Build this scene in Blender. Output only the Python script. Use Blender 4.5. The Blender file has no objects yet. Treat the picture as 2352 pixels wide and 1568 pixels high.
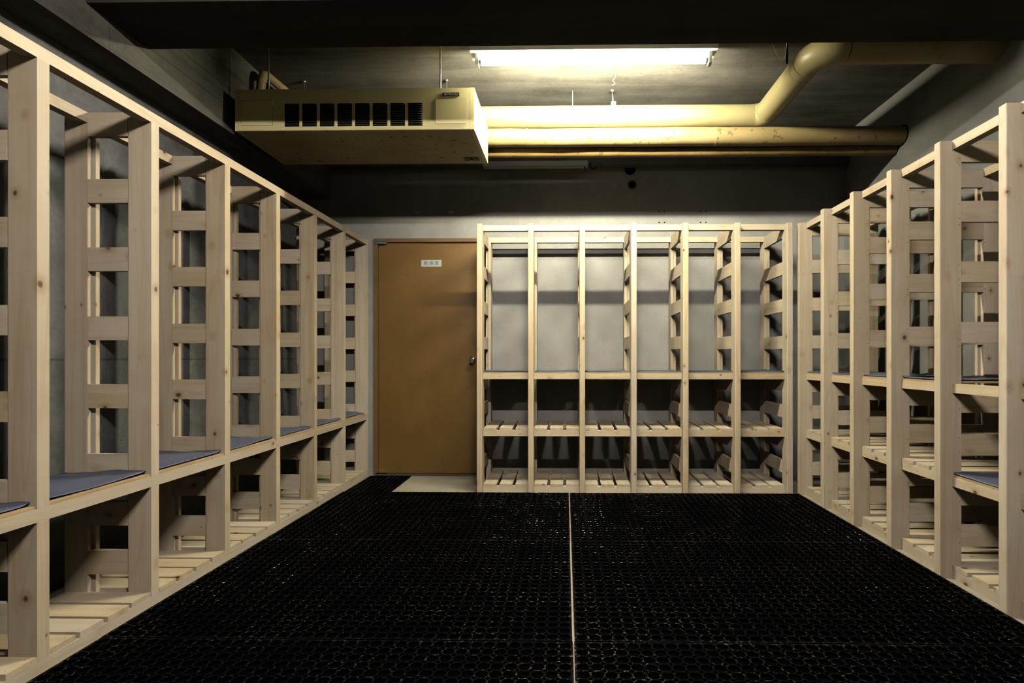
import bpy, bmesh, math, random
from mathutils import Vector
random.seed(7)
C = bpy.context.scene.collection
FLOOR = -0.012          # bare floor; the mats' top lies at 0
R = math.radians

# ------------------------------------------------------------------ helpers
def link(o, parent=None):
    C.objects.link(o)
    if parent: o.parent = parent
    return o
def tag(o, label=None, cat=None, group=None, kind=None):
    if label: o['label'] = label
    if cat: o['category'] = cat
    if group: o['group'] = group
    if kind: o['kind'] = kind
    return o
def empty(name, loc, label, cat, rz=0, group=None):
    o = bpy.data.objects.new(name, None); o.empty_display_size = .05
    o.location = loc; o.rotation_euler = (0, 0, rz)
    return tag(link(o), label, cat, group)
def mesh_from(bm, name, mats, smooth=False):
    bmesh.ops.recalc_face_normals(bm, faces=bm.faces)
    me = bpy.data.meshes.new(name); bm.to_mesh(me); bm.free()
    for m in (mats if isinstance(mats, (list, tuple)) else [mats]): me.materials.append(m)
    if smooth:
        for p in me.polygons: p.use_smooth = True
    return me
def obj(name, me, parent=None, loc=(0, 0, 0), rot=None):
    o = bpy.data.objects.new(name, me); link(o, parent); o.location = loc
    if rot: o.rotation_euler = rot
    return o
def add_box(bm, a, b, mat=0):
    x0, y0, z0 = a; x1, y1, z1 = b
    v = [bm.verts.new(p) for p in ((x0,y0,z0),(x1,y0,z0),(x1,y1,z0),(x0,y1,z0),(x0,y0,z1),(x1,y0,z1),(x1,y1,z1),(x0,y1,z1))]
    fs = []
    for q in ((0,3,2,1),(4,5,6,7),(0,1,5,4),(1,2,6,5),(2,3,7,6),(3,0,4,7)):
        f = bm.faces.new([v[i] for i in q]); f.material_index = mat; fs.append(f)
    return v, fs
def bevel_all(bm, w, seg=1):
    if w > 0:
        es = [e for e in bm.edges if len(e.link_faces) == 2 and e.calc_face_angle(0) > .5]
        bmesh.ops.bevel(bm, geom=es, offset=w, segments=seg, affect='EDGES', profile=.5, clamp_overlap=True)
def box_obj(name, a, b, mat, parent=None, bev=0, seg=1):
    """a box between corners a and b, with its origin at its middle"""
    c = [(a[i]+b[i])/2 for i in range(3)]; h = [abs(b[i]-a[i])/2 for i in range(3)]
    bm = bmesh.new(); add_box(bm, [-q for q in h], h); bevel_all(bm, bev, seg)
    return obj(name, mesh_from(bm, name, mat), parent, c)
_cache = {}
def board(name, a, b, mats, parent, bev=.0025, nails=None):
    """one sawn board; the mesh is shared by boards of one size; grain follows the longest side"""
    c = [(a[i]+b[i])/2 for i in range(3)]; d = [abs(b[i]-a[i]) for i in range(3)]
    ax = d.index(max(d)); key = (name, tuple(round(q, 4) for q in d), nails)
    if key not in _cache:
        bm = bmesh.new(); h = [q/2 for q in d]; add_box(bm, [-q for q in h], h); bevel_all(bm, bev, 2)
        if nails:
            for (x, y) in nails: disc(bm, (x, y, h[2]+.0003), 'z', .0016, 1)
        _cache[key] = mesh_from(bm, name, [WOOD[ax], NAIL])
    return obj(name, _cache[key], parent, c)
def disc(bm, c, ax, r, mat, n=7):
    vs = []
    for k in range(n):
        a = 2*math.pi*k/n; p, q = r*math.cos(a), r*math.sin(a)
        vs.append(bm.verts.new((c[0]+(0 if ax == 'x' else p), c[1]+(p if ax == 'x' else (0 if ax == 'y' else q)), c[2]+(0 if ax == 'z' else q))))
    f = bm.faces.new(vs); f.material_index = mat
def tube(bm, pts, r, n=20, cap=True, mat=0):
    """tube along a polyline with mitred rings"""
    pts = [Vector(p) for p in pts]; rings = []
    t0 = (pts[1]-pts[0]).normalized()
    up = Vector((0, 0, 1)) if abs(t0.z) < .9 else Vector((1, 0, 0))
    nrm = (up - t0*up.dot(t0)).normalized()
    for i, p in enumerate(pts):
        a = (pts[i]-pts[i-1]).normalized() if i else t0
        b = (pts[i+1]-pts[i]).normalized() if i < len(pts)-1 else a
        t = (a+b).normalized(); nrm = (nrm - t*nrm.dot(t)).normalized(); bi = t.cross(nrm)
        rr = r[i] if isinstance(r, (list, tuple)) else r
        rings.append([bm.verts.new(p + nrm*rr*math.cos(2*math.pi*k/n) + bi*rr*math.sin(2*math.pi*k/n)) for k in range(n)])
    for i in range(len(rings)-1):
        for k in range(n):
            f = bm.faces.new((rings[i][k], rings[i][(k+1) % n], rings[i+1][(k+1) % n], rings[i+1][k])); f.smooth = True; f.material_index = mat
    if cap:                                  # caps on vertices of their own keep the sides' shading clean
        for rg in (rings[0][::-1], rings[-1]): bm.faces.new([bm.verts.new(v.co) for v in rg]).material_index = mat
def tube_obj(name, pts, r, mat, parent=None, n=20):
    bm = bmesh.new(); tube(bm, pts, r, n)
    me = bpy.data.meshes.new(name); bmesh.ops.recalc_face_normals(bm, faces=bm.faces); bm.to_mesh(me); bm.free(); me.materials.append(mat)
    return obj(name, me, parent)

# ------------------------------------------------------------------ materials
class NT:
    def __init__(s, name):
        s.m = bpy.data.materials.new(name); s.m.use_nodes = True; s.t = s.m.node_tree
        s.b = s.t.nodes['Principled BSDF']
    def n(s, kind, **kw):
        nd = s.t.nodes.new(kind)
        for k, v in kw.items():
            if k in nd.inputs: nd.inputs[k].default_value = v
            else: setattr(nd, k, v)
        return nd
    def l(s, a, b): s.t.links.new(a, b)
    def ramp(s, src, stops, interp='LINEAR'):
        r = s.n('ShaderNodeValToRGB'); r.color_ramp.interpolation = interp
        el = r.color_ramp.elements
        while len(el) < len(stops): el.new(.5)
        for e, (p, c) in zip(el, stops): e.position = p; e.color = c if len(c) == 4 else (*c, 1)
        s.l(src, r.inputs[0]); return r.outputs[0]
    def math(s, op, a, b=None, c=None, clamp=False):
        m = s.n('ShaderNodeMath', operation=op); m.use_clamp = clamp
        for i, q in enumerate((a, b, c)):
            if q is None: continue
            if isinstance(q, (int, float)): m.inputs[i].default_value = q
            else: s.l(q, m.inputs[i])
        return m.outputs[0]
    def vec(s, op, a, b=None):
        m = s.n('ShaderNodeVectorMath', operation=op)
        for i, q in enumerate((a, b)):
            if q is None: continue
            if isinstance(q, (tuple, list)): m.inputs[i].default_value = q
            else: s.l(q, m.inputs[i])
        return m
    def mix(s, fac, a, b, blend='MIX'):
        m = s.n('ShaderNodeMix', data_type='RGBA', blend_type=blend)
        for i, q in ((0, fac), (6, a), (7, b)):
            if isinstance(q, (int, float)): m.inputs[i].default_value = q
            elif isinstance(q, tuple): m.inputs[i].default_value = (*q, 1) if len(q) == 3 else q
            else: s.l(q, m.inputs[i])
        return m.outputs[2]
    def noise(s, vecsock, scale, detail=4, rough=.5, dist=0):
        nd = s.n('ShaderNodeTexNoise', Scale=scale, Detail=detail, Roughness=rough, Distortion=dist)
        s.l(vecsock, nd.inputs['Vector']); return nd.outputs['Fac']
    def bump(s, h, strength=.2, dist=.002):
        b = s.n('ShaderNodeBump', Strength=strength, Distance=dist); s.l(h, b.inputs['Height']); s.l(b.outputs[0], s.b.inputs['Normal'])

def make_wood(axis, tint=(1, 1, 1)):
    s = NT('pine_wood_' + 'xyz'[axis]); tc = s.n('ShaderNodeTexCoord'); oi = s.n('ShaderNodeObjectInfo')
    off = s.vec('MULTIPLY', (37.1, 17.7, 23.3)); s.l(oi.outputs['Random'], off.inputs[1])
    p = s.vec('ADD', tc.outputs['Object'], off.outputs[0]).outputs[0]
    along, across = .9, 26.0
    sc = [across]*3; sc[axis] = along
    g = s.vec('MULTIPLY', p, tuple(sc)).outputs[0]
    n1 = s.noise(g, 1.0, 5, .55, .6)
    sc2 = [120.0]*3; sc2[axis] = 4.0
    n2 = s.noise(s.vec('MULTIPLY', p, tuple(sc2)).outputs[0], 1.0, 3, .6)
    sc3 = [7.0]*3; sc3[axis] = .5
    wv = s.noise(s.vec('MULTIPLY', p, tuple(sc3)).outputs[0], 1.0, 1, .4, .3)
    rings = s.math('SINE', s.math('MULTIPLY', wv, 70.0))
    col = s.ramp(n1, [(.30, (.72, .565, .35)), (.45, (.82, .685, .47)), (.62, (.87, .755, .55))])
    col = s.mix(s.math('MULTIPLY', s.math('GREATER_THAN', rings, .88), .16), col, (.52, .30, .13))
    col = s.mix(s.math('MULTIPLY', n2, .22), col, (.60, .42, .23))
    # big faint blotches
    bl = s.noise(p, 5.0, 3, .5); col = s.mix(s.ramp(bl, [(.5, (0, 0, 0)), (.75, (.30, .30, .30))]), col, (.62, .40, .19))
    # knots
    ks = [17.0]*3; ks[axis] = 7.5
    q = s.vec('MULTIPLY', p, tuple(ks)).outputs[0]
    vo = s.n('ShaderNodeTexVoronoi', Scale=1.0); s.l(q, vo.inputs['Vector'])
    df = s.vec('SUBTRACT', q, vo.outputs['Position']).outputs[0]
    inv = [1/k for k in ks]; inv[axis] *= .75
    dist = s.vec('LENGTH', s.vec('MULTIPLY', df, tuple(inv)).outputs[0]).outputs['Value']
    dist = s.math('ADD', dist, s.math('MULTIPLY', s.math('SUBTRACT', s.noise(p, 160, 2), .5), .004))
    sep = s.n('ShaderNodeSeparateColor'); s.l(vo.outputs['Color'], sep.inputs[0])
    rad = s.math('MULTIPLY_ADD', s.math('MULTIPLY', sep.outputs[0], sep.outputs[0]), .010, .0022)
    on = s.math('GREATER_THAN', sep.outputs[1], .4)
    k1 = s.math('MULTIPLY', on, s.math('SUBTRACT', 1.0, s.math('DIVIDE', dist, s.math('MULTIPLY', rad, 2.5)), clamp=True))
    col = s.mix(s.math('MULTIPLY', k1, .75), col, (.46, .235, .09))
    k2 = s.math('MULTIPLY', on, s.math('SUBTRACT', 1.0, s.math('DIVIDE', dist, rad), clamp=True))
    k2 = s.math('MULTIPLY', k2, 3.0, clamp=True)
    col = s.mix(s.math('MULTIPLY', k2, .9), col, (.12, .055, .025))
    # board-to-board variation
    hv = s.n('ShaderNodeHueSaturation'); s.l(col, hv.inputs['Color'])
    s.l(s.math('MULTIPLY_ADD', oi.outputs['Random'], .16, .92), hv.inputs['Value'])
    r2 = s.math('FRACT', s.math('MULTIPLY', oi.outputs['Random'], 7.31))
    s.l(s.math('MULTIPLY_ADD', r2, .28, .80), hv.inputs['Saturation'])
    s.l(hv.outputs[0], s.b.inputs['Base Color'])
    s.b.inputs['Roughness'].default_value = .55; s.b.inputs['Specular IOR Level'].default_value = .25
    s.bump(n2, .12, .001); return s.m
WOOD = [make_wood(i) for i in range(3)]
def plain(name, col, rough=.5, metal=0, spec=.5):
    s = NT(name); s.b.inputs['Base Color'].default_value = (*col, 1); s.b.inputs['Roughness'].default_value = rough
    s.b.inputs['Metallic'].default_value = metal; s.b.inputs['Specular IOR Level'].default_value = spec; return s.m
def mottled(name, col, col2, scale, rough=.5, spots=0, spotcol=(.05, .04, .03), spotscale=60, bumpy=.1, stretch=(1, 1, 1), spec=.4, contrast=(.35, .65)):
    s = NT(name); tc = s.n('ShaderNodeTexCoord'); p = s.vec('MULTIPLY', tc.outputs['Object'], stretch).outputs[0]
    n = s.noise(p, scale, 6, .6, .3)
    c = s.ramp(n, [(contrast[0], col), (contrast[1], col2)])
    if spots:
        vn = s.noise(p, spotscale, 2, .5); lim = s.noise(p, 3.0, 2)
        m = s.math('MULTIPLY', s.math('GREATER_THAN', vn, 1-spots), s.math('GREATER_THAN', lim, .48))
        c = s.mix(s.math('MULTIPLY', m, .8), c, spotcol)
    s.l(c, s.b.inputs['Base Color']); s.b.inputs['Roughness'].default_value = rough; s.b.inputs['Specular IOR Level'].default_value = spec
    if bumpy: s.bump(n, bumpy, .004)
    return s.m
def concrete(name, a, b, streak=None, seams=None, pits=True, rough=.9, fine=3.0):
    """cast concrete; streak = axis of the formwork boards; seams = list of (axis, position) dark joint lines"""
    s = NT(name); geo = s.n('ShaderNodeNewGeometry'); P = geo.outputs['Position']
    st = [1.0]*3
    if streak is not None: st = [5.0]*3; st[streak] = .6
    n1 = s.noise(s.vec('MULTIPLY', P, tuple(st)).outputs[0], 1.6, 7, .62, .4)
    n2 = s.noise(P, fine, 8, .68, .2); n3 = s.noise(P, 45, 3, .6)
    f = s.math('ADD', s.math('MULTIPLY', n1, .5), s.math('ADD', s.math('MULTIPLY', n2, .4), s.math('MULTIPLY', n3, .1)))
    c = s.ramp(f, [(.36, a), (.60, b)])
    if pits:
        v = s.n('ShaderNodeTexVoronoi', Scale=26.0); s.l(P, v.inputs['Vector'])
        sp = s.n('ShaderNodeSeparateColor'); s.l(v.outputs['Color'], sp.inputs[0])
        m = s.math('MULTIPLY', s.math('GREATER_THAN', sp.outputs[0], .55), s.math('LESS_THAN', v.outputs['Distance'], s.math('MULTIPLY', sp.outputs[1], .11)))
        c = s.mix(s.math('MULTIPLY', m, .85), c, (.03, .028, .025))
    xyz = s.n('ShaderNodeSeparateXYZ'); s.l(P, xyz.inputs[0])
    for ax, pos, w in (seams or []):
        d = s.math('ABSOLUTE', s.math('SUBTRACT', xyz.outputs[ax], pos))
        wob = s.math('MULTIPLY', n3, w*1.6)
        c = s.mix(s.math('MULTIPLY', s.math('LESS_THAN', d, wob), .6), c, (.07, .065, .055))
    s.l(c, s.b.inputs['Base Color']); s.b.inputs['Roughness'].default_value = rough; s.b.inputs['Specular IOR Level'].default_value = .2
    s.bump(f, .25, .01); return s.m
NAIL = plain('nail_head', (.035, .03, .028), .5, .6)
M = {}
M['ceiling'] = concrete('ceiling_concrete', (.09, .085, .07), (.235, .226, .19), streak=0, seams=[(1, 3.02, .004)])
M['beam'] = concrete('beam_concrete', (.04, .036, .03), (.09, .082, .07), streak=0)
M['side_beam'] = concrete('side_beam_concrete', (.09, .085, .068), (.25, .24, .20), streak=1, seams=[(2, 2.27, .004), (2, 2.37, .004), (2, 2.47, .004), (1, 2.20, .003)])
M['wall_left'] = concrete('left_wall_concrete', (.07, .07, .068), (.27, .27, .27), seams=[(2, .893, .006)], fine=4.5)
M['wall_back'] = concrete('back_wall_concrete', (.36, .355, .33), (.53, .525, .495), pits=False, fine=2.2)
M['wall_right'] = concrete('right_wall_concrete', (.13, .13, .122), (.25, .245, .23), pits=False)
M['wall_side'] = concrete('painted_right_wall', (.25, .247, .23), (.40, .395, .37), pits=False)
M['floor'] = mottled('floor_paint', (.42, .38, .27), (.55, .50, .38), 6, .6, spots=.3, bumpy=.05)
M['door'] = mottled('brown_door_paint', (.235, .128, .032), (.295, .165, .045), 3.5, .42, spots=.26, spotcol=(.12, .07, .03), spotscale=30, bumpy=.02)
M['door_frame'] = mottled('brown_frame_paint', (.23, .125, .042), (.28, .155, .055), 5, .45, spots=.2, bumpy=.02)
M['sill'] = plain('sill_steel', (.16, .12, .08), .5, .3)
M['chrome'] = plain('chrome', (.75, .73, .70), .14, 1)
M['steel'] = plain('galvanised_steel', (.55, .54, .50), .4, .9)
M['white'] = plain('white_plastic', (.80, .80, .76), .4)
M['sign'] = plain('sign_plastic', (.74, .76, .74), .35)
M['ink'] = plain('grey_ink', (.10, .12, .12), .6)
M['black'] = plain('black_void', (.0004, .0004, .0004), .9, 0, 0)
M['enamel'] = plain('white_enamel', (.78, .77, .72), .35)
M['ac'] = mottled('beige_sheet_metal', (.60, .53, .25), (.67, .595, .30), 2.0, .45, bumpy=0)
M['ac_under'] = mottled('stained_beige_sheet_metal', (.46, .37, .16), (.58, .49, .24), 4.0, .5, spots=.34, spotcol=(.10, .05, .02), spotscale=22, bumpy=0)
M['groove'] = plain('panel_groove', (.10, .085, .04), .7)
M['plate'] = plain('nameplate_dark', (.05, .04, .02), .4)
M['plate_text'] = plain('nameplate_letters', (.62, .58, .44), .4)
M['lagging'] = mottled('painted_pipe_lagging', (.62, .52, .235), (.70, .60, .30), 5, .42, spots=.28, spotcol=(.36, .26, .10), spotscale=40, bumpy=.08, spec=.5)
M['lagging_old'] = mottled('old_pipe_lagging', (.56, .42, .18), (.66, .52, .25), 6, .55, spots=.36, spotcol=(.28, .19, .07), spotscale=28, bumpy=.25)
M['lagging_shaded'] = mottled('shaded_ochre_pipe_lagging', (.36, .23, .075), (.46, .31, .11), 6, .6, spots=.36, spotcol=(.22, .13, .05), spotscale=28, bumpy=.25)  # ochre taken darker: the lowest pipe's shade is put into its colour
M['seam'] = plain('lagging_joint', (.46, .36, .13), .5)
M['ply'] = mottled('plywood_edge', (.55, .36, .17), (.72, .53, .30), 8, .7, stretch=(1, 1, 30), bumpy=0)
M['wire'] = plain('yellow_wire', (.55, .47, .22), .5)
M['rust'] = plain('rust', (.13, .055, .02), .8)
M['trunk'] = plain('trunking_plastic', (.62, .66, .66), .4)

def rubber():
    s = NT('black_rubber'); tc = s.n('ShaderNodeTexCoord'); geo = s.n('ShaderNodeNewGeometry')
    n = s.noise(geo.outputs['Position'], 2.2, 5, .6); n2 = s.noise(geo.outputs['Position'], 60, 3, .6)
    s.l(s.ramp(n2, [(.4, (.0006, .0006, .0008)), (.75, (.0018, .0018, .0024))]), s.b.inputs['Base Color'])
    s.l(s.math('MULTIPLY_ADD', n, -.55, .62), s.b.inputs['Roughness'])
    a = s.noise(geo.outputs['Position'], 90, 2, .5); b = s.noise(geo.outputs['Position'], 4.5, 3, .6)
    pol = s.math('MULTIPLY', s.math('SUBTRACT', a, .56, clamp=True), s.math('SUBTRACT', b, .40, clamp=True))
    s.l(s.math('MULTIPLY_ADD', pol, 40.0, .008, clamp=True), s.b.inputs['Specular IOR Level'])
    s.bump(n2, .2, .001); return s.m
M['rubber'] = rubber()
def liner_mat():
    s = NT('woven_mesh_liner'); tc = s.n('ShaderNodeTexCoord'); x = s.n('ShaderNodeSeparateXYZ'); s.l(tc.outputs['Object'], x.inputs[0])
    a = s.math('SINE', s.math('MULTIPLY', s.math('ADD', x.outputs[0], x.outputs[1]), 780.0))
    b = s.math('SINE', s.math('MULTIPLY', s.math('SUBTRACT', x.outputs[0], x.outputs[1]), 780.0))
    h = s.math('MULTIPLY', a, b)
    h2 = s.math('MULTIPLY_ADD', h, .5, .5)
    s.l(s.ramp(h2, [(.25, (.03, .037, .065)), (.6, (.21, .25, .38))]), s.b.inputs['Base Color'])
    s.b.inputs['Roughness'].default_value = .38; s.b.inputs['Specular IOR Level'].default_value = .6
    s.bump(h2, .6, .002); return s.m
M['liner'] = liner_mat()
def emit(name, col, strength):
    m = bpy.data.materials.new(name); m.use_nodes = True; t = m.node_tree; t.nodes.clear()
    e = t.nodes.new('ShaderNodeEmission'); o = t.nodes.new('ShaderNodeOutputMaterial')
    e.inputs[0].default_value = (*col, 1); e.inputs[1].default_value = strength; t.links.new(e.outputs[0], o.inputs[0]); return m
M['tube'] = emit('lit_fluorescent_tube', (1.0, .93, .71), 92)
M['tube_near'] = emit('lit_fluorescent_tube_cool', (1.0, .915, .84), 160)

# ------------------------------------------------------------------ the room
XL, XR, YB, YF, ZC = -2.0, 2.14, 4.28, -1.3, 2.612
def struct(name, a, b, mat, bev=0):
    return tag(box_obj(name, a, b, mat, None, bev), kind='structure')
struct('floor', (XL-.1, YF-.1, FLOOR-.1), (XR+.1, YB+.1, FLOOR), M['floor'])
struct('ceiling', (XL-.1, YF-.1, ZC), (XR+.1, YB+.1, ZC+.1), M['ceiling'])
struct('wall_left', (XL-.1, YF, FLOOR), (XL, YB, ZC), M['wall_left'])
struct('wall_right', (XR, YF, FLOOR), (XR+.1, YB, ZC), M['wall_side'])
struct('wall_front', (XL-.1, YF-.1, FLOOR), (XR+.1, YF, ZC), M['wall_right'])
struct('trim_1', (XL, YF, 2.138), (-1.84, YB, ZC), M['side_beam'])              # beam along the left wall
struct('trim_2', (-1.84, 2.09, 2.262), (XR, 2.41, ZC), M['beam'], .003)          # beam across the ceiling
struct('trim_3', (-1.84, 4.20, 2.366), (XR, YB, ZC), M['wall_right'])             # shallow beam over the back wall
# back wall with the door's opening and two pipe holes cut out of it
def wall_back():
    dx0, dx1, dz1 = -1.488, -.60, 1.826
    bm = bmesh.new()
    add_box(bm, (XL-.1, YB, FLOOR), (dx0, YB+.1, ZC)); add_box(bm, (dx0, YB, dz1), (dx1, YB+.1, ZC)); add_box(bm, (dx1, YB, FLOOR), (XR+.1, YB+.1, ZC))
    o = obj('wall_back', mesh_from(bm, 'wall_back', M['wall_back'])); tag(o, kind='structure')
    return o
wb = wall_back()
# holes and plugs in the back wall: shallow dark sleeves
def sleeve(name, x, z, r, label, cat, mat2, group=None):
    root = empty(name, (x, YB, z), label, cat, group=group)
    bm = bmesh.new(); n = 20
    ring = lambda rr, y: [bm.verts.new((rr*math.cos(2*math.pi*k/n)*(1+.06*math.sin(3*k)), y, rr*math.sin(2*math.pi*k/n))) for k in range(n)]
    a, b = ring(r, -.004), ring(r*.72, -.002); c = ring(r*1.1, .003)
    for p, q in ((a, b), (c, a)):
        for k in range(n): bm.faces.new((p[k], p[(k+1) % n], q[(k+1) % n], q[k]))
    obj('rim', mesh_from(bm, 'rim', mat2), root)
    bm = bmesh.new(); disc(bm, (0, -.0022, 0), 'y', r*.74, 0, 18); obj('opening', mesh_from(bm, 'opening', M['black']), root)
sleeve('pipe_hole', .514, 2.236, .034, 'rusty round pipe hole in the back wall below the pipes', 'hole', M['rust'])
sleeve('pipe_hole', .498, 2.352, .040, 'black round hole just under the lowest pipe, above the rusty hole', 'hole', M['black'])
for cx_, nm in ((.742, 'left'), (1.060, 'right')):
    bm = bmesh.new()
    for dx in (-.021, .021):
        for dz in (-.042, .042): disc(bm, (dx, -.0012, dz), 'y', .0052, 0, 10)
    o = obj('anchor_holes', mesh_from(bm, 'anchor_holes', M['black']), None, (cx_, YB, 1.985))
    tag(o, 'four dark anchor holes in a square on the back wall, '+('nearer the rusty pipe hole' if nm == 'left' else 'nearer the right rack'), 'holes')
for x, g in ((-1.153, 'left'), (-.889, 'right')):
    o = box_obj('wall_plug', (x-.018, YB-.002, 2.02), (x+.018, YB, 2.04), M['sign']); tag(o, 'small pale patch on the dark wall above the door, the %s one of two' % g, 'patch')

# ------------------------------------------------------------------ the door
door = empty('door_1', (-1.04, YB, FLOOR), None, None); del_keys = [k for k in door.keys()]; tag(door, kind='structure')
dl = lambda a, b: ((a[0]+1.04, a[1]-YB, a[2]-FLOOR), (b[0]+1.04, b[1]-YB, b[2]-FLOOR))
def dbox(name, a, b, mat, bev=.001, parent=door): p, q = dl(a, b); return box_obj(name, p, q, mat, parent, bev)
dbox('door_leaf', (-1.457, YB+.012, .002), (-.634, YB+.052, 1.795), M['door'], .002)
# frame in three pieces joined as one mesh
bm = bmesh.new()
for a, b in (((-1.488, YB-.012, FLOOR), (-1.460, YB+.08, 1.826)), ((-.631, YB-.012, FLOOR), (-.600, YB+.08, 1.826)), ((-1.460, YB-.012, 1.799), (-.631, YB+.08, 1.826))):
    p, q = dl(a, b); add_box(bm, p, q)
obj('door_frame', mesh_from(bm, 'door_frame', M['door_frame']), door)
dbox('threshold', (-1.460, YB-.03, FLOOR), (-.631, YB+.06, -.001), M['sill'])
bm = bmesh.new(); add_box(bm, *dl((-1.60, YB+.055, FLOOR), (-.5, YB+.09, 1.9))); obj('dark_gap', mesh_from(bm, 'dark_gap', M['black']), door)
# knob
kn = tube_obj('door_knob', [(0, 0, 0), (0, -.004, 0), (0, -.008, 0), (0, -.030, 0), (0, -.036, 0), (0, -.050, 0), (0, -.062, 0), (0, -.067, 0)], [.028, .028, .012, .011, .018, .027, .022, .010], M['chrome'], door, 24)
kn.location = (-.716+1.04, .012, .884-FLOOR)
for nm, z0, z1 in (('hinge', 1.782, 1.800), ('hinge', 1.803, 1.820)):
    dbox(nm, (-1.478, YB-.022, z0), (-1.388, YB-.004, z1), M['steel'], .003)
dbox('hinge', (-1.470, YB-.022, -.006), (-1.385, YB+.010, .010), M['chrome'], .003)
sg = dbox('sign_plate', (-1.124, YB+.009, 1.609), (-.966, YB+.0118, 1.661), M['sign'], .001)
def text_mesh(name, body, size, mat, parent, loc, rot, depth=.0004, xscale=1, space=1):
    cu = bpy.data.curves.new(name, 'FONT'); cu.body = body; cu.size = size; cu.extrude = depth; cu.align_x = 'CENTER'; cu.align_y = 'CENTER'; cu.space_character = space
    o = bpy.data.objects.new(name+'_src', cu); C.objects.link(o)
    dg = bpy.context.evaluated_depsgraph_get(); dg.update()
    me = bpy.data.meshes.new_from_object(o.evaluated_get(dg)); bpy.data.objects.remove(o)
    me.materials.clear(); me.materials.append(mat)
    for p in me.polygons: p.material_index = 0
    t = obj(name, me, parent, loc, rot); t.scale = (xscale, 1, 1); return t
text_mesh('lettering', '\u4e7e \u71e5 \u5ba4', .033, M['ink'], sg, (0, -.0017, 0), (R(90), 0, 0))

# ------------------------------------------------------------------ racks
def post_mesh(key, side, d, H, notches, nails=()):
    """upright 38 x d; notches (z0, z1) cut 38 deep on its 'lo' or 'hi' v side"""
    k = ('post', key)
    if k in _cache: return _cache[k]
    n = .038; hi = []; lo = []
    def sidepath(vflat, vin):
        pts = []; z = 0.0
        first = notches and notches[0][0] <= 1e-6
        if not first: pts.append((vflat, 0))
        for (a, b) in notches:
            if a > 1e-6: pts += [(vflat, a)]
            pts += [(vin, a), (vin, b)]
            if b < H-1e-6: pts += [(vflat, b)]
        if not notches or notches[-1][1] < H-1e-6: pts.append((vflat, H))
        return pts
    if side == 'hi': up = sidepath(d, d-n); poly = [(0, 0)] + up + [(0, H)]
    else: up = sidepath(0, n); poly = [(d, 0)] + up + [(d, H)]
    bm = bmesh.new(); A = [bm.verts.new((-.019, v-d/2, z-H/2)) for v, z in poly]; B = [bm.verts.new((.019, v-d/2, z-H/2)) for v, z in poly]
    bm.faces.new(A); bm.faces.new(B[::-1]); N = len(poly)
    for i in range(N): bm.faces.new((A[i], A[(i+1) % N], B[(i+1) % N], B[i]))
    bmesh.ops.recalc_face_normals(bm, faces=bm.faces)
    # round the outer arrises
    vo = -d/2 if side == 'hi' else d/2
    es = [e for e in bm.edges if all(abs(w.co.y-vo) < 1e-5 for w in e.verts) or all(abs(w.co.z-H/2) < 1e-5 for w in e.verts)]
    bmesh.ops.bevel(bm, geom=es, offset=.0042, segments=2, affect='EDGES', profile=.5, clamp_overlap=True)
    for (v, z, ux) in nails: disc(bm, (ux*.0194, v-d/2, z-H/2), 'x', .0019, 1)
    _cache[k] = mesh_from(bm, 'post', [WOOD[2], NAIL]); return _cache[k]

def liner(root_loc, rz, L, D, label, group, seed, wav=.003):
    rnd = random.Random(seed); nx, ny = 26, 30; bm = bmesh.new(); vs = []
    ph = [rnd.uniform(0, 6.28) for _ in range(4)]
    for j in range(ny+1):
        for i in range(nx+1):
            x = (i/nx-.5)*L; y = (j/ny-.5)*D
            z = wav*(1+math.sin(i/nx*5+ph[0])*math.sin(j/ny*4+ph[1]))*.5 + .0012*(1+math.sin(j/ny*17+ph[2])) 
            e = max(0, abs(i/nx-.5)*2-.8)/.2
            z += e*e*.004*(1+math.sin(j/ny*6+ph[3]))
            vs.append(bm.verts.new((x, y, z)))
    for j in range(ny):
        for i in range(nx):
            a = j*(nx+1)+i; f = bm.faces.new((vs[a], vs[a+1], vs[a+nx+2], vs[a+nx+1])); f.smooth = True
    me = bpy.data.meshes.new('mesh_liner'); bm.to_mesh(me); bm.free(); me.materials.append(M['liner'])
    o = obj('mesh_liner', me, None, root_loc, (0, 0, rz))
    md = o.modifiers.new('thick', 'SOLIDIFY'); md.thickness = .0022; md.offset = 1
    return tag(o, label, 'shelf liner', group)

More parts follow.
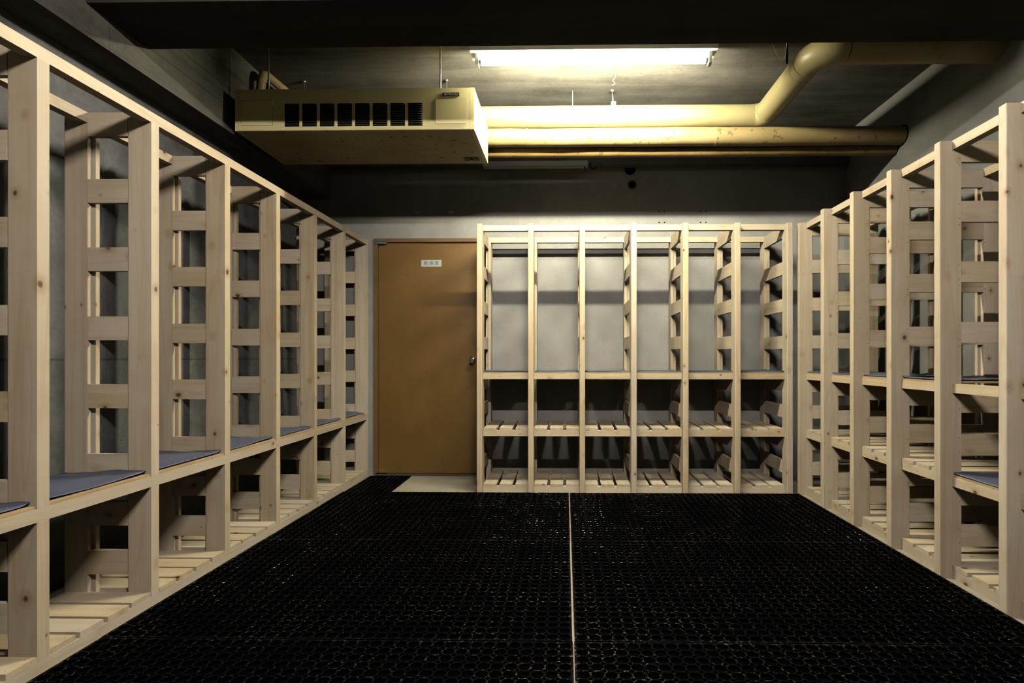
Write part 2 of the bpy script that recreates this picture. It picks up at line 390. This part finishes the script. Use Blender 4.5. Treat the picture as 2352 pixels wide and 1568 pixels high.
def rack(loc, rz, label, n, pitch, D, H, railv, notches, rungs, side, nails, levels, nslat, slatv0, special=None, ends=False):
    """n uprights frames along u; v runs from the aisle to the wall.
    notches: rail heights; rungs: top heights; side: +1 rungs on the high-u face, -1 on the low-u face;
    levels: dict bay -> list of ('slat'|'board', rail index)"""
    PD = .088
    root = empty('storage_rack', loc, label, 'rack', rz)
    front_side = 'lo' if railv < .01 else 'hi'
    nl = []
    if nails:
        rr = random.Random(3)
        for t in rungs:
            nl += [(.079+rr.uniform(-.002, .002), t-.014, side), (.079+rr.uniform(-.002, .002), t-.072, side)]
            if rr.random() < .5: nl.append((.080, t-.10, side))
    fm = post_mesh((label, 'f'), front_side, PD, H, notches, nl)
    rm = post_mesh((label, 'r'), 'lo', PD, H, notches, [(PD-v, z, u) for v, z, u in nl])
    for i in range(n):
        u0 = i*pitch; uc = u0+.019
        obj('front_post', fm, root, (uc, PD/2, H/2)); obj('rear_post', rm, root, (uc, D-PD/2, H/2))
        if side > 0: ra, rb, ca, cb = u0+.0185, u0+.0375, u0+.001, u0+.0180
        else: ra, rb, ca, cb = u0+.0005, u0+.0195, u0+.020, u0+.037
        for v in (PD, D-PD-.014): board('cleat', (ca, v+.0003, .002), (cb, v+.0137, H-.004), None, root, .001)
        for t in rungs: board('rung', (ra, PD+.0008, t-.087), (rb, D-PD-.0008, t), None, root, .001)
    L = (n-1)*pitch+.038
    rear = D-PD
    for k, (a, b) in enumerate(notches):
        # front rails: one length on the left rack, bay lengths elsewhere
        board('rail', (0 if not ends else -.001, railv, a), (L, railv+.038, b), None, root, .0015)
        board('rail', (0, rear, a), (L, rear+.038, b), None, root, .0015)
    for bay, lv in levels.items():
        u0 = bay*pitch+.038; w = pitch-.038
        for kind, k in lv:
            z = notches[k][1]
            if kind == 'slat':
                sw = .088; gap = (w-nslat*sw)/(nslat-1) - .0006
                for q in range(nslat):
                    a = u0+.0009+q*(sw+gap)
                    jit = random.uniform(-.003, .003) if railv < .01 else random.uniform(-.001, .001)
                    vend = D-.012; ln = vend-slatv0
                    nls = tuple((sx, -ln/2+.018) for sx in (-.028, .026)) if nails or railv < .01 else None
                    board('slat', (a, slatv0, z), (a+sw, vend, z+.0175), None, root, .0012, nls).location.y += jit
            else:
                o = box_obj('shelf_board', (u0+.0008, railv+.004, z), (u0+w-.0008, D+(.045 if railv > .01 else 0), z+.009), M['ply'], root, 0)
    return root

# left rack: long front rails run over its posts
LP = .4375; LX = -1.515; LY = 4.222-.038-7*LP
left_n = [(0, .038), (.440, .478), (1.774, 1.812)]
left = rack((LX, LY, FLOOR), R(90), 'long shallow pine rack along the left wall with one blue-grey lined shelf', 8, LP, .325, 1.812, 0.0,
     left_n, [1.811, 1.567, 1.317, 1.064, .815, .560, .385, .206], -1, False, {b: [('board', 1), ('slat', 0)] for b in range(7)}, 4, .002)
names = ['x', 'second bay from the camera', 'third bay from the camera', 'middle bay of the rack', 'third bay from the door', 'second bay from the door', 'last bay beside the door']
names[0] = 'cut-off bay nearest the camera'
for b in range(7):
    u = b*LP+.038+(LP-.038)/2
    liner((LX-.168, LY+u, FLOOR+.488), R(90), LP-.042, .300, 'blue-grey mesh liner on the left rack, '+names[b], 'mesh liners on the left rack shelf', 40+b, .006)

# back and right racks
hn = [(0, .038), (.380, .418), (.767, .805), (1.774, 1.812)]
hr = [1.811, 1.563, 1.312, 1.061, .771, .594, .387, .217]
BP = (1.512+.597-.038)/6; BX = -.597; BYY = 3.70
back = rack((BX, BYY, FLOOR), 0, 'deep six-bay pine rack against the back wall, right of the brown door', 7, BP, .525, 1.812, .050,
     hn, hr, -1, False, {b: [('board', 2), ('slat', 1), ('slat', 0)] for b in range(6)}, 3, .050)
bn = ['bay next to the door', 'second bay from the door', 'third bay from the door', 'third bay from the right end', 'second bay from the right end', 'bay at the right end']
for b in range(6):
    u = b*BP+.038+(BP-.038)/2
    liner((BX+u, BYY+.050+.215, FLOOR+.8145), 0, BP-.042, .42, 'grey mesh liner on the back rack, '+bn[b], 'mesh liners on the back rack shelf', 60+b, .003)
RP = .3466; RX = 1.553; RY = 3.746
right = rack((RX, RY, FLOOR), R(-90), 'deep pine rack along the right wall, its posts dotted with nails', 7, RP, .525, 1.812, .050,
     hn, hr, 1, True, {0: [('board', 2), ('slat', 1), ('slat', 0)], 1: [('board', 2), ('slat', 1), ('slat', 0)], 2: [('board', 2), ('slat', 1), ('slat', 0)], 3: [('board', 2), ('slat', 1), ('slat', 0)],
      4: [('board', 1), ('slat', 0)], 5: [('board', 2), ('slat', 1), ('slat', 0)]}, 3, .050)
rn = ['far corner bay beside the back rack', 'second bay from the far corner', 'third bay from the far corner', 'beyond the bay with the low shelf', None, 'cut-off bay nearest the camera']
for b in range(6):
    u = b*RP+.038+(RP-.038)/2
    z = .8145 if b != 4 else .4275
    lb = 'grey mesh liner high on the right rack, '+rn[b] if b != 4 else 'blue-grey mesh liner on the only low lined shelf of the right rack'
    liner((RX+.050+.215, RY-u, FLOOR+z), R(-90), RP-.042, .42, lb, 'mesh liners on the right rack shelves', 80+b, .004)

# ------------------------------------------------------------------ rubber mats
def mat_mesh(L, W, seed=0):
    """open lattice of octagonal holes with a small round hole at each crossing"""
    h0 = .0115; nx = round(L/.0395); ny = round(W/.0395); bd = .004
    px, py = (L-2*bd)/nx, (W-2*bd)/ny
    V = []; F = []
    def vert(x, y, z): V.append((x, y, z)); return len(V)-1
    for j in range(ny):
        for i in range(nx):
            cx, cy = -L/2+bd+(i+.5)*px, -W/2+bd+(j+.5)*py; hx, hy = px/2, py/2
            outer = []; inner = []
            for sx, sy in ((1, -1), (1, 1), (-1, 1), (-1, -1)):
                edge = (i == 0 and sx < 0) or (i == nx-1 and sx > 0) or (j == 0 and sy < 0) or (j == ny-1 and sy > 0)
                r = .0072 if not edge else .0001; rq = r*.70711
                arc = [(hx-r, hy), (hx-rq, hy-rq), (hx, hy-r)]
                ax, ay, c = .0029, .0017, .0128         # bar half width, diagonal cut
                oct_ = [(hx-c*.80, hy-ay), (hx-c*.58, hy-c*.58), (hx-ax, hy-c*.80)]
                if (sx, sy) in ((1, 1), (-1, -1)): arc = arc[::-1]; oct_ = oct_[::-1]
                outer += [(cx+sx*p, cy+sy*q) for p, q in arc]; inner += [(cx+sx*p, cy+sy*q) for p, q in oct_]
            z1 = h0; n = 12
            O = [vert(x, y, z1) for x, y in outer]
            I1 = [vert(x, y, z1+.0002) for x, y in inner]
            I2 = [vert(cx+(x-cx)*.955, cy+(y-cy)*.955, z1-.0012) for x, y in inner]
            I3 = [vert(cx+(x-cx)*.94, cy+(y-cy)*.94, .003) for x, y in inner]
            for k in range(n):
                m = (k+1) % n
                F.append((O[k], O[m], I1[m], I1[k])); F.append((I1[k], I1[m], I2[m], I2[k])); F.append((I2[k], I2[m], I3[m], I3[k]))
            OL = [vert(x, y, .003) for x, y in outer]
            for k in (0, 1, 3, 4, 6, 7, 9, 10): F.append((O[k+1], O[k], OL[k], OL[k+1]))
    # base sheet and rim
    a, b = L/2, W/2; ia, ib = a-bd, b-bd
    q = [vert(*p) for p in ((-a, -b, .0005), (a, -b, .0005), (a, b, .0005), (-a, b, .0005), (-a, -b, h0), (a, -b, h0), (a, b, h0), (-a, b, h0), (-ia, -ib, h0), (ia, -ib, h0), (ia, ib, h0), (-ia, ib, h0), (-ia, -ib, .003), (ia, -ib, .003), (ia, ib, .003), (-ia, ib, .003))]
    F.append((q[3], q[2], q[1], q[0])); F.append((q[12], q[13], q[14], q[15]))
    for k in range(4):
        m = (k+1) % 4; F.append((q[k], q[m], q[4+m], q[4+k])); F.append((q[4+k], q[4+m], q[8+m], q[8+k]))
    me = bpy.data.meshes.new('rubber_mat'); me.from_pydata(V, [], F); me.materials.append(M['rubber']); me.materials.append(M['black'])
    for p in me.polygons:                    # worn, shinier tops; dull sides and base
        if min(V[i][2] for i in p.vertices) < .0035: p.material_index = 1
    me.update(); return me
big = mat_mesh(1.520, .964); g = 'black lattice rubber floor mats'
cols = [(-.7385, 'left'), (.7885, 'right')]
rows = [(3.212, 'far', 'in the far row'), (2.243, 'middle', 'in the middle row'), (1.274, 'near', 'in the nearest row in view'), (.305, 'under', 'in the unseen row added below the camera')]  # last row is out of view, added to stop bare floor bouncing light
for cx_, sd in cols:
    for k, (cy_, r_, ph) in enumerate(rows):
        gap = (.0, .001, -.003, 0)[k]
        o = obj('rubber_mat', big, None, (cx_ - (gap/2 if sd == 'left' else -gap/2) , cy_, FLOOR))
        o.rotation_euler = (0, 0, R((.06, .03, -.05, 0)[k]))
        tag(o, 'black open-grid rubber floor mat %s, %s of the white seam' % (ph, sd), 'floor mat', g)
sm = obj('rubber_mat', mat_mesh(.308, .50), None, (-1.337, 3.957, FLOOR)); tag(sm, 'narrow black rubber mat in the corner between the left rack and the door', 'floor mat', g)

# ------------------------------------------------------------------ light fixtures
def fixture(loc, rz, label, tube_mat, L=.645):
    root = empty('light_fixture', loc, label, 'light fixture', rz)     # origin on the ceiling
    bm = bmesh.new(); T = L-.055
    prof = [(-.062, 0), (-.050, -.110), (.050, -.110), (.062, 0)]
    A = [bm.verts.new((-L, y, z)) for y, z in prof]; B = [bm.verts.new((L, y, z)) for y, z in prof]
    bm.faces.new(A); bm.faces.new(B[::-1])
    for i in range(4): bm.faces.new((A[i], A[(i+1) % 4], B[(i+1) % 4], B[i]))
    bevel_all(bm, .003); obj('housing', mesh_from(bm, 'housing', M['enamel']), root)
    t = tube_obj('fluorescent_tube', [(-T, 0, -.145), (T, 0, -.145)], .0165, tube_mat, root, 24)
    for s in (-1, 1):
        tube_obj('tube_cap', [(s*T, 0, -.145), (s*(T+.013), 0, -.145)], .0168, M['steel'], root, 20)
        bm = bmesh.new(); add_box(bm, (-.008, -.022, -.169), (.008, .022, -.110)); bevel_all(bm, .004, 2)
        obj('lamp_holder', mesh_from(bm, 'lamp_holder', M['enamel']), root, (s*(T+.023), 0, 0))
    return root
fixture((.145, 2.925, ZC), 0, 'bare fluorescent batten glowing under the ceiling behind the beam', M['tube'])
fixture((.07, .30, ZC), 0, 'short fluorescent batten on the ceiling in front of the beam, above the aisle', M['tube_near'], .345)

# ------------------------------------------------------------------ ceiling heater / fan unit
AX0, AX1, AY0, AY1, AZ0, AZ1 = -1.775, -.487, 2.94, 3.46, 2.118, 2.341
W = AX1-AX0; H = AZ1-AZ0
ac = empty('fan_coil_unit', ((AX0+AX1)/2, (AY0+AY1)/2, AZ0), 'long beige sheet-metal air unit with eight louvred grilles, hung from the ceiling', 'air unit')
ox, oy, oz = ac.location
def ab(name, a, b, mat, bev=.001, parent=ac, seg=1): return box_obj(name, (a[0]-ox, a[1]-oy, a[2]-oz), (b[0]-ox, b[1]-oy, b[2]-oz), mat, parent, bev, seg)
ab('casing', (AX0+.012, AY0+.004, AZ0+.004), (AX1-.018, AY1, AZ1), M['ac'], .002)
ab('front_panel', (AX0+.018, AY0, AZ0+.001), (AX1-.0245, AY0+.004, AZ1-.001), M['ac'], .001)
ab('end_panel', (AX0, AY0, AZ0), (AX0+.0165, AY1, AZ1), M['ac'], .002)
ab('end_panel', (AX1-.023, AY0, AZ0), (AX1, AY1, AZ1), M['ac'], .002)
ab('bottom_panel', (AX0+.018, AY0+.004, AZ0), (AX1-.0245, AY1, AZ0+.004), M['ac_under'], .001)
px = W/550.0                              # front face is 550 px wide in the photograph
fx = lambda x: AX0+(x-540)*px
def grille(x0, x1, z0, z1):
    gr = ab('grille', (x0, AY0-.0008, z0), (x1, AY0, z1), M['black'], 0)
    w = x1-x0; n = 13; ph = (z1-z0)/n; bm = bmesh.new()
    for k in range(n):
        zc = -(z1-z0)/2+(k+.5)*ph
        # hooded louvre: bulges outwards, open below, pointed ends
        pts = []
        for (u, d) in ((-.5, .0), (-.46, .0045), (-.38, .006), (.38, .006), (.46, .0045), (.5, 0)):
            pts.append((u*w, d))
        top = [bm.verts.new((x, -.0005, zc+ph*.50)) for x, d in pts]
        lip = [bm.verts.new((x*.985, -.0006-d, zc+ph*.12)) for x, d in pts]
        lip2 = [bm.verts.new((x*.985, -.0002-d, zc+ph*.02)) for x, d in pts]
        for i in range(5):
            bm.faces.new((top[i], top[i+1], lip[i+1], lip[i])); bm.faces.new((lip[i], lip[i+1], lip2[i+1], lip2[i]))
    obj('louvre', mesh_from(bm, 'louvre', M['louvre_shade_paint']), gr)
M['louvre_shade_paint'] = mottled('shaded_louvre_paint', (.09, .075, .04), (.12, .10, .055), 9, .5, bumpy=0)  # shade on the louvres is put into this dark colour
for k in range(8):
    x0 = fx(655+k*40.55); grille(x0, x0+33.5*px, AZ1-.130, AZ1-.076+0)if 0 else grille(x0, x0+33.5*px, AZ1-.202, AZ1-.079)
def access(x0, x1, z0, z1):
    o = ab('access_panel', (x0, AY0-.0006, z0), (x1, AY0, z1), M['groove'], 0)
    a = ((x1-x0)/2-.0016, (z1-z0)/2-.0016)
    box_obj('cover', (-a[0], -.0014, -a[1]), (a[0], -.0002, a[1]), M['ac'], o, .0006)
access(fx(554), fx(627), AZ1-.196, AZ1-.060); access(fx(1001), fx(1072), AZ1-.194, AZ1-.060)
npz = AZ1-.036
pl = ab('nameplate', (fx(1017), AY0-.0022, npz-.009), (fx(1056), AY0, npz+.009), M['plate'], .0006)
text_mesh('lettering', '\u25b2Masuda', .0185, M['plate_text'], pl, (0, -.0016, -.0005), (R(90), 0, 0), .0004, 1.0, 1.0)
la = ab('latch', (-.620, AY1-.105, AZ0-.004), (-.530, AY1-.060, AZ0), M['groove'], .001)
box_obj('catch', (-.008, -.012, -.009), (.008, .012, -.002), M['plate'], la, .001)
ab('sticker', (-.86, 3.245, AZ0-.0006), (-.745, 3.275, AZ0), M['ac'], 0)
for nm, x, y in (('hanger_rod', -.679, 2.99), ('hanger_rod', -.735, 3.40), ('hanger_rod', -1.62, 2.99), ('hanger_rod', -1.62, 3.40)):
    tube_obj(nm, [(x-ox, y-oy, AZ1-oz), (x-ox, y-oy, ZC-oz-.008), (x-ox, y-oy, ZC-oz-.008), (x-ox, y-oy, ZC-oz)], [.005, .005, .013, .013], M['steel'], ac, 10)

# ------------------------------------------------------------------ pipes
def arc(c, r, a0, a1, z, n=9): return [(c[0]+r*math.cos(R(a0+(a1-a0)*k/n)), c[1]+r*math.sin(R(a0+(a1-a0)*k/n)), z) for k in range(n+1)]
p1 = empty('lagged_pipe', (0, 3.55, 2.440), 'thick yellow lagged pipe, topmost, turning towards the beam through two elbows', 'pipe', group=None)
def P1(pts): return [(x, y-3.55, z-2.44) for x, y, z in pts]
rz = 2.440; rad = .0712; BXp = 1.262; YN = 2.782; rb = .078; rc = .135
tube_obj('pipe_run', P1([(-1.80, 3.55, rz), (BXp-rb, 3.55, rz)]), rad, M['lagging'], p1, 36)
tube_obj('elbow', P1(arc((BXp-rb, 3.55-rb), rb, 90, 0, rz)), rad*1.004, M['lagging'], p1, 36)
tube_obj('pipe_run', P1([(BXp, 3.55-rb, rz), (BXp, YN+rc, rz)]), rad, M['lagging'], p1, 36)
tube_obj('elbow', P1(arc((BXp+rc, YN+rc), rc, 180, 270, rz)), rad*1.004, M['lagging'], p1, 36)
tube_obj('pipe_run', P1([(BXp+rc, YN, rz), (XR, YN, rz)]), rad, M['lagging'], p1, 36)
for pts in ([(BXp-rb-.006, 3.55, rz), (BXp-rb+.004, 3.55, rz)], [(BXp, 3.55-rb+.004, rz), (BXp, 3.55-rb-.006, rz)], [(BXp, YN+rc+.06, rz), (BXp, YN+rc+.056, rz)], [(.372, 3.55, rz), (.378, 3.55, rz)]):
    tube_obj('joint_band', P1(pts), rad*1.012, M['lagging'], p1, 36)
tube_obj('hanger_rod', P1([(.045, 3.55, rz+rad-.004), (.045, 3.55, ZC)]), .005, M['steel'], p1, 10)
tube_obj('hanger_rod', P1([(.305, 3.55, rz+rad+.02), (.300, 3.55, ZC-.01), (.300, 3.55, ZC-.01), (.300, 3.55, ZC)]), [.005, .005, .014, .014], M['steel'], p1, 10)
box_obj('hanger_clamp', (.292, -.012, rad-.004), (.322, .012, rad+.026), M['enamel'], p1, .003)
tube_obj('hanger_rod', P1([(1.205, 3.03, rz+rad-.01), (1.205, 3.03, ZC)]), .006, M['black'], p1, 10)
def straight(name, y, z, r, x0, mat, label, wob=.003, seed=1):
    root = empty(name, (0, y, z), label, 'pipe'); rnd = random.Random(seed); pts = []; rr = []
    n = 22
    for k in range(n+1):
        pts.append((x0+(XR-x0)*k/n, rnd.uniform(-wob, wob)*.5, rnd.uniform(-wob, wob)*.6)); rr.append(r*(1+rnd.uniform(-.02, .02)))
    tube_obj('lagging', pts, rr, mat, root, 32)
    for x in (x0+1.55, x0+2.75): tube_obj('joint_band', [(x, 0, 0), (x+.006, 0, 0)], r*1.035, mat, root, 32)
    # flange where it enters the wall
    tube_obj('wall_collar', [(XR-.004, 0, 0), (XR, 0, 0)], r*1.12, M['black'], root, 28)
    return root
straight('lagged_pipe', 3.55, 2.3118, .0568, -1.80, M['lagging_old'], 'straight yellow lagged pipe, middle of the three, with a dusty grey underside', .003, 2)
straight('lagged_pipe', 3.636, 2.2575, .0415, -1.80, M['lagging_shaded'], 'thin straight lagged pipe, its ochre darkened for shade, lowest of the three long pipes', .002, 5)
# bent pipe above the left end of the air unit
bp = empty('lagged_pipe', (-1.765, 3.2, 2.36), 'slim bent yellow pipe, an upside-down V above the air unit', 'pipe')
tube_obj('lagging', [(-.030, 0, -.018), (-.010, .0, .16), (-.003, .010, .195), (.002, .035, .205), (.022, .30, .205)], [.025, .025, .026, .025, .024], M['lagging_old'], bp, 18)
tube_obj('joint_band', [(-.0172, 0, .096), (-.0165, 0, .102)], .0262, M['seam'], bp, 18)
# trunking on the back beam, small conduit, wires
tk = box_obj('cable_trunking', (-.62, 4.13, 2.336), (.165, 4.20, 2.372), M['trunk'], None, .003); tag(tk, 'white cable trunking on the back beam below the pipes, right of the air unit', 'trunking')
for x, y, z, r, lb in ((.145, 4.165, 2.30, .005, 'thin rusty stud hanging below the end of the white trunking'), (.262, 4.165, 2.335, .004, 'thin short stud on the back beam, right of the trunking end')):
    o = tube_obj('stud', [(0, 0, 0), (.001, 0, .022), (0, 0, .372-.336+.03 if 0 else 2.366-z)], r, M['rust'], None, 8); o.location = (x, y, z); tag(o, lb, 'stud')
cd = tube_obj('conduit_clip', [(-.022, 0, .03), (-.026, 0, .008), (-.012, 0, -.012), (.008, 0, -.014), (.022, 0, 0)], .0085, M['beam'], None, 10); cd.location = (.21, 4.17, 2.336); tag(cd, 'grey curved conduit stub just right of the white trunking end', 'conduit')
def wire(name, pts, r, mat, label):
    cu = bpy.data.curves.new(name, 'CURVE'); cu.dimensions = '3D'; cu.bevel_depth = r; cu.bevel_resolution = 2
    sp = cu.splines.new('BEZIER'); sp.bezier_points.add(len(pts)-1)
    for b, p in zip(sp.bezier_points, pts): b.co = p; b.handle_left_type = b.handle_right_type = 'AUTO'
    o = bpy.data.objects.new(name, cu); C.objects.link(o); dg = bpy.context.evaluated_depsgraph_get(); dg.update()
    me = bpy.data.meshes.new_from_object(o.evaluated_get(dg)); bpy.data.objects.remove(o); me.materials.clear(); me.materials.append(mat)
    return tag(obj(name, me), label, 'wire')
wire('loose_wire', [(.300, 3.33, 2.612), (.292, 3.31, 2.565), (.283, 3.315, 2.56), (.295, 3.32, 2.545), (.278, 3.325, 2.535)], .0022, M['wire'], 'short yellow wire end dangling from the ceiling above the clamped pipe')
wire('loose_wire', [(.90, 2.42, 2.262), (.95, 2.50, 2.262), (1.0, 2.56, 2.27), (1.03, 2.60, 2.34), (1.04, 2.62, 2.612)], .0009, M['wire'], 'thin curved string hanging behind the beam, right of the lamp')

# base colours darkened together to cut bounced light and deepen the shade
for m in bpy.data.materials:
    t = m.node_tree; b = t.nodes.get('Principled BSDF') if t else None
    if not b or m.name in ('black_rubber', 'chrome', 'black_void'): continue
    i = b.inputs['Base Color']; k = .40 if 'sheet_metal' in m.name else .21 if 'lagging' in m.name else .33 if m.name == 'ceiling_concrete' else .25
    b.inputs['Specular IOR Level'].default_value *= .5
    if i.is_linked:
        src = i.links[0].from_socket; h = t.nodes.new('ShaderNodeHueSaturation'); h.inputs['Value'].default_value = k
        t.links.new(src, h.inputs['Color']); t.links.new(h.outputs[0], i)
    else: i.default_value = [c*k for c in i.default_value[:3]]+[1]

# ------------------------------------------------------------------ camera, world, colour
cam = bpy.data.cameras.new('camera'); co = bpy.data.objects.new('camera', cam); C.objects.link(co)
co.location = (0, 0, .901); co.rotation_euler = (R(90), 0, R(1.0))
cam.sensor_width = 36; cam.lens = 1270/2352*36
cam.shift_x = -(1276.83-1176)/2352; cam.shift_y = (821-784)/2352; cam.clip_start = .02
sc = bpy.context.scene; sc.camera = co
w = bpy.data.worlds.new('world'); sc.world = w; w.use_nodes = True
w.node_tree.nodes['Background'].inputs[0].default_value = (0, 0, 0, 1); w.node_tree.nodes['Background'].inputs[1].default_value = 0
sc.view_settings.view_transform = 'Standard'; sc.view_settings.look = 'None'; sc.view_settings.exposure = 4.0; sc.view_settings.gamma = 1
sc.view_settings.use_curve_mapping = False
sc.cycles.diffuse_bounces = 1; sc.cycles.max_bounces = 6
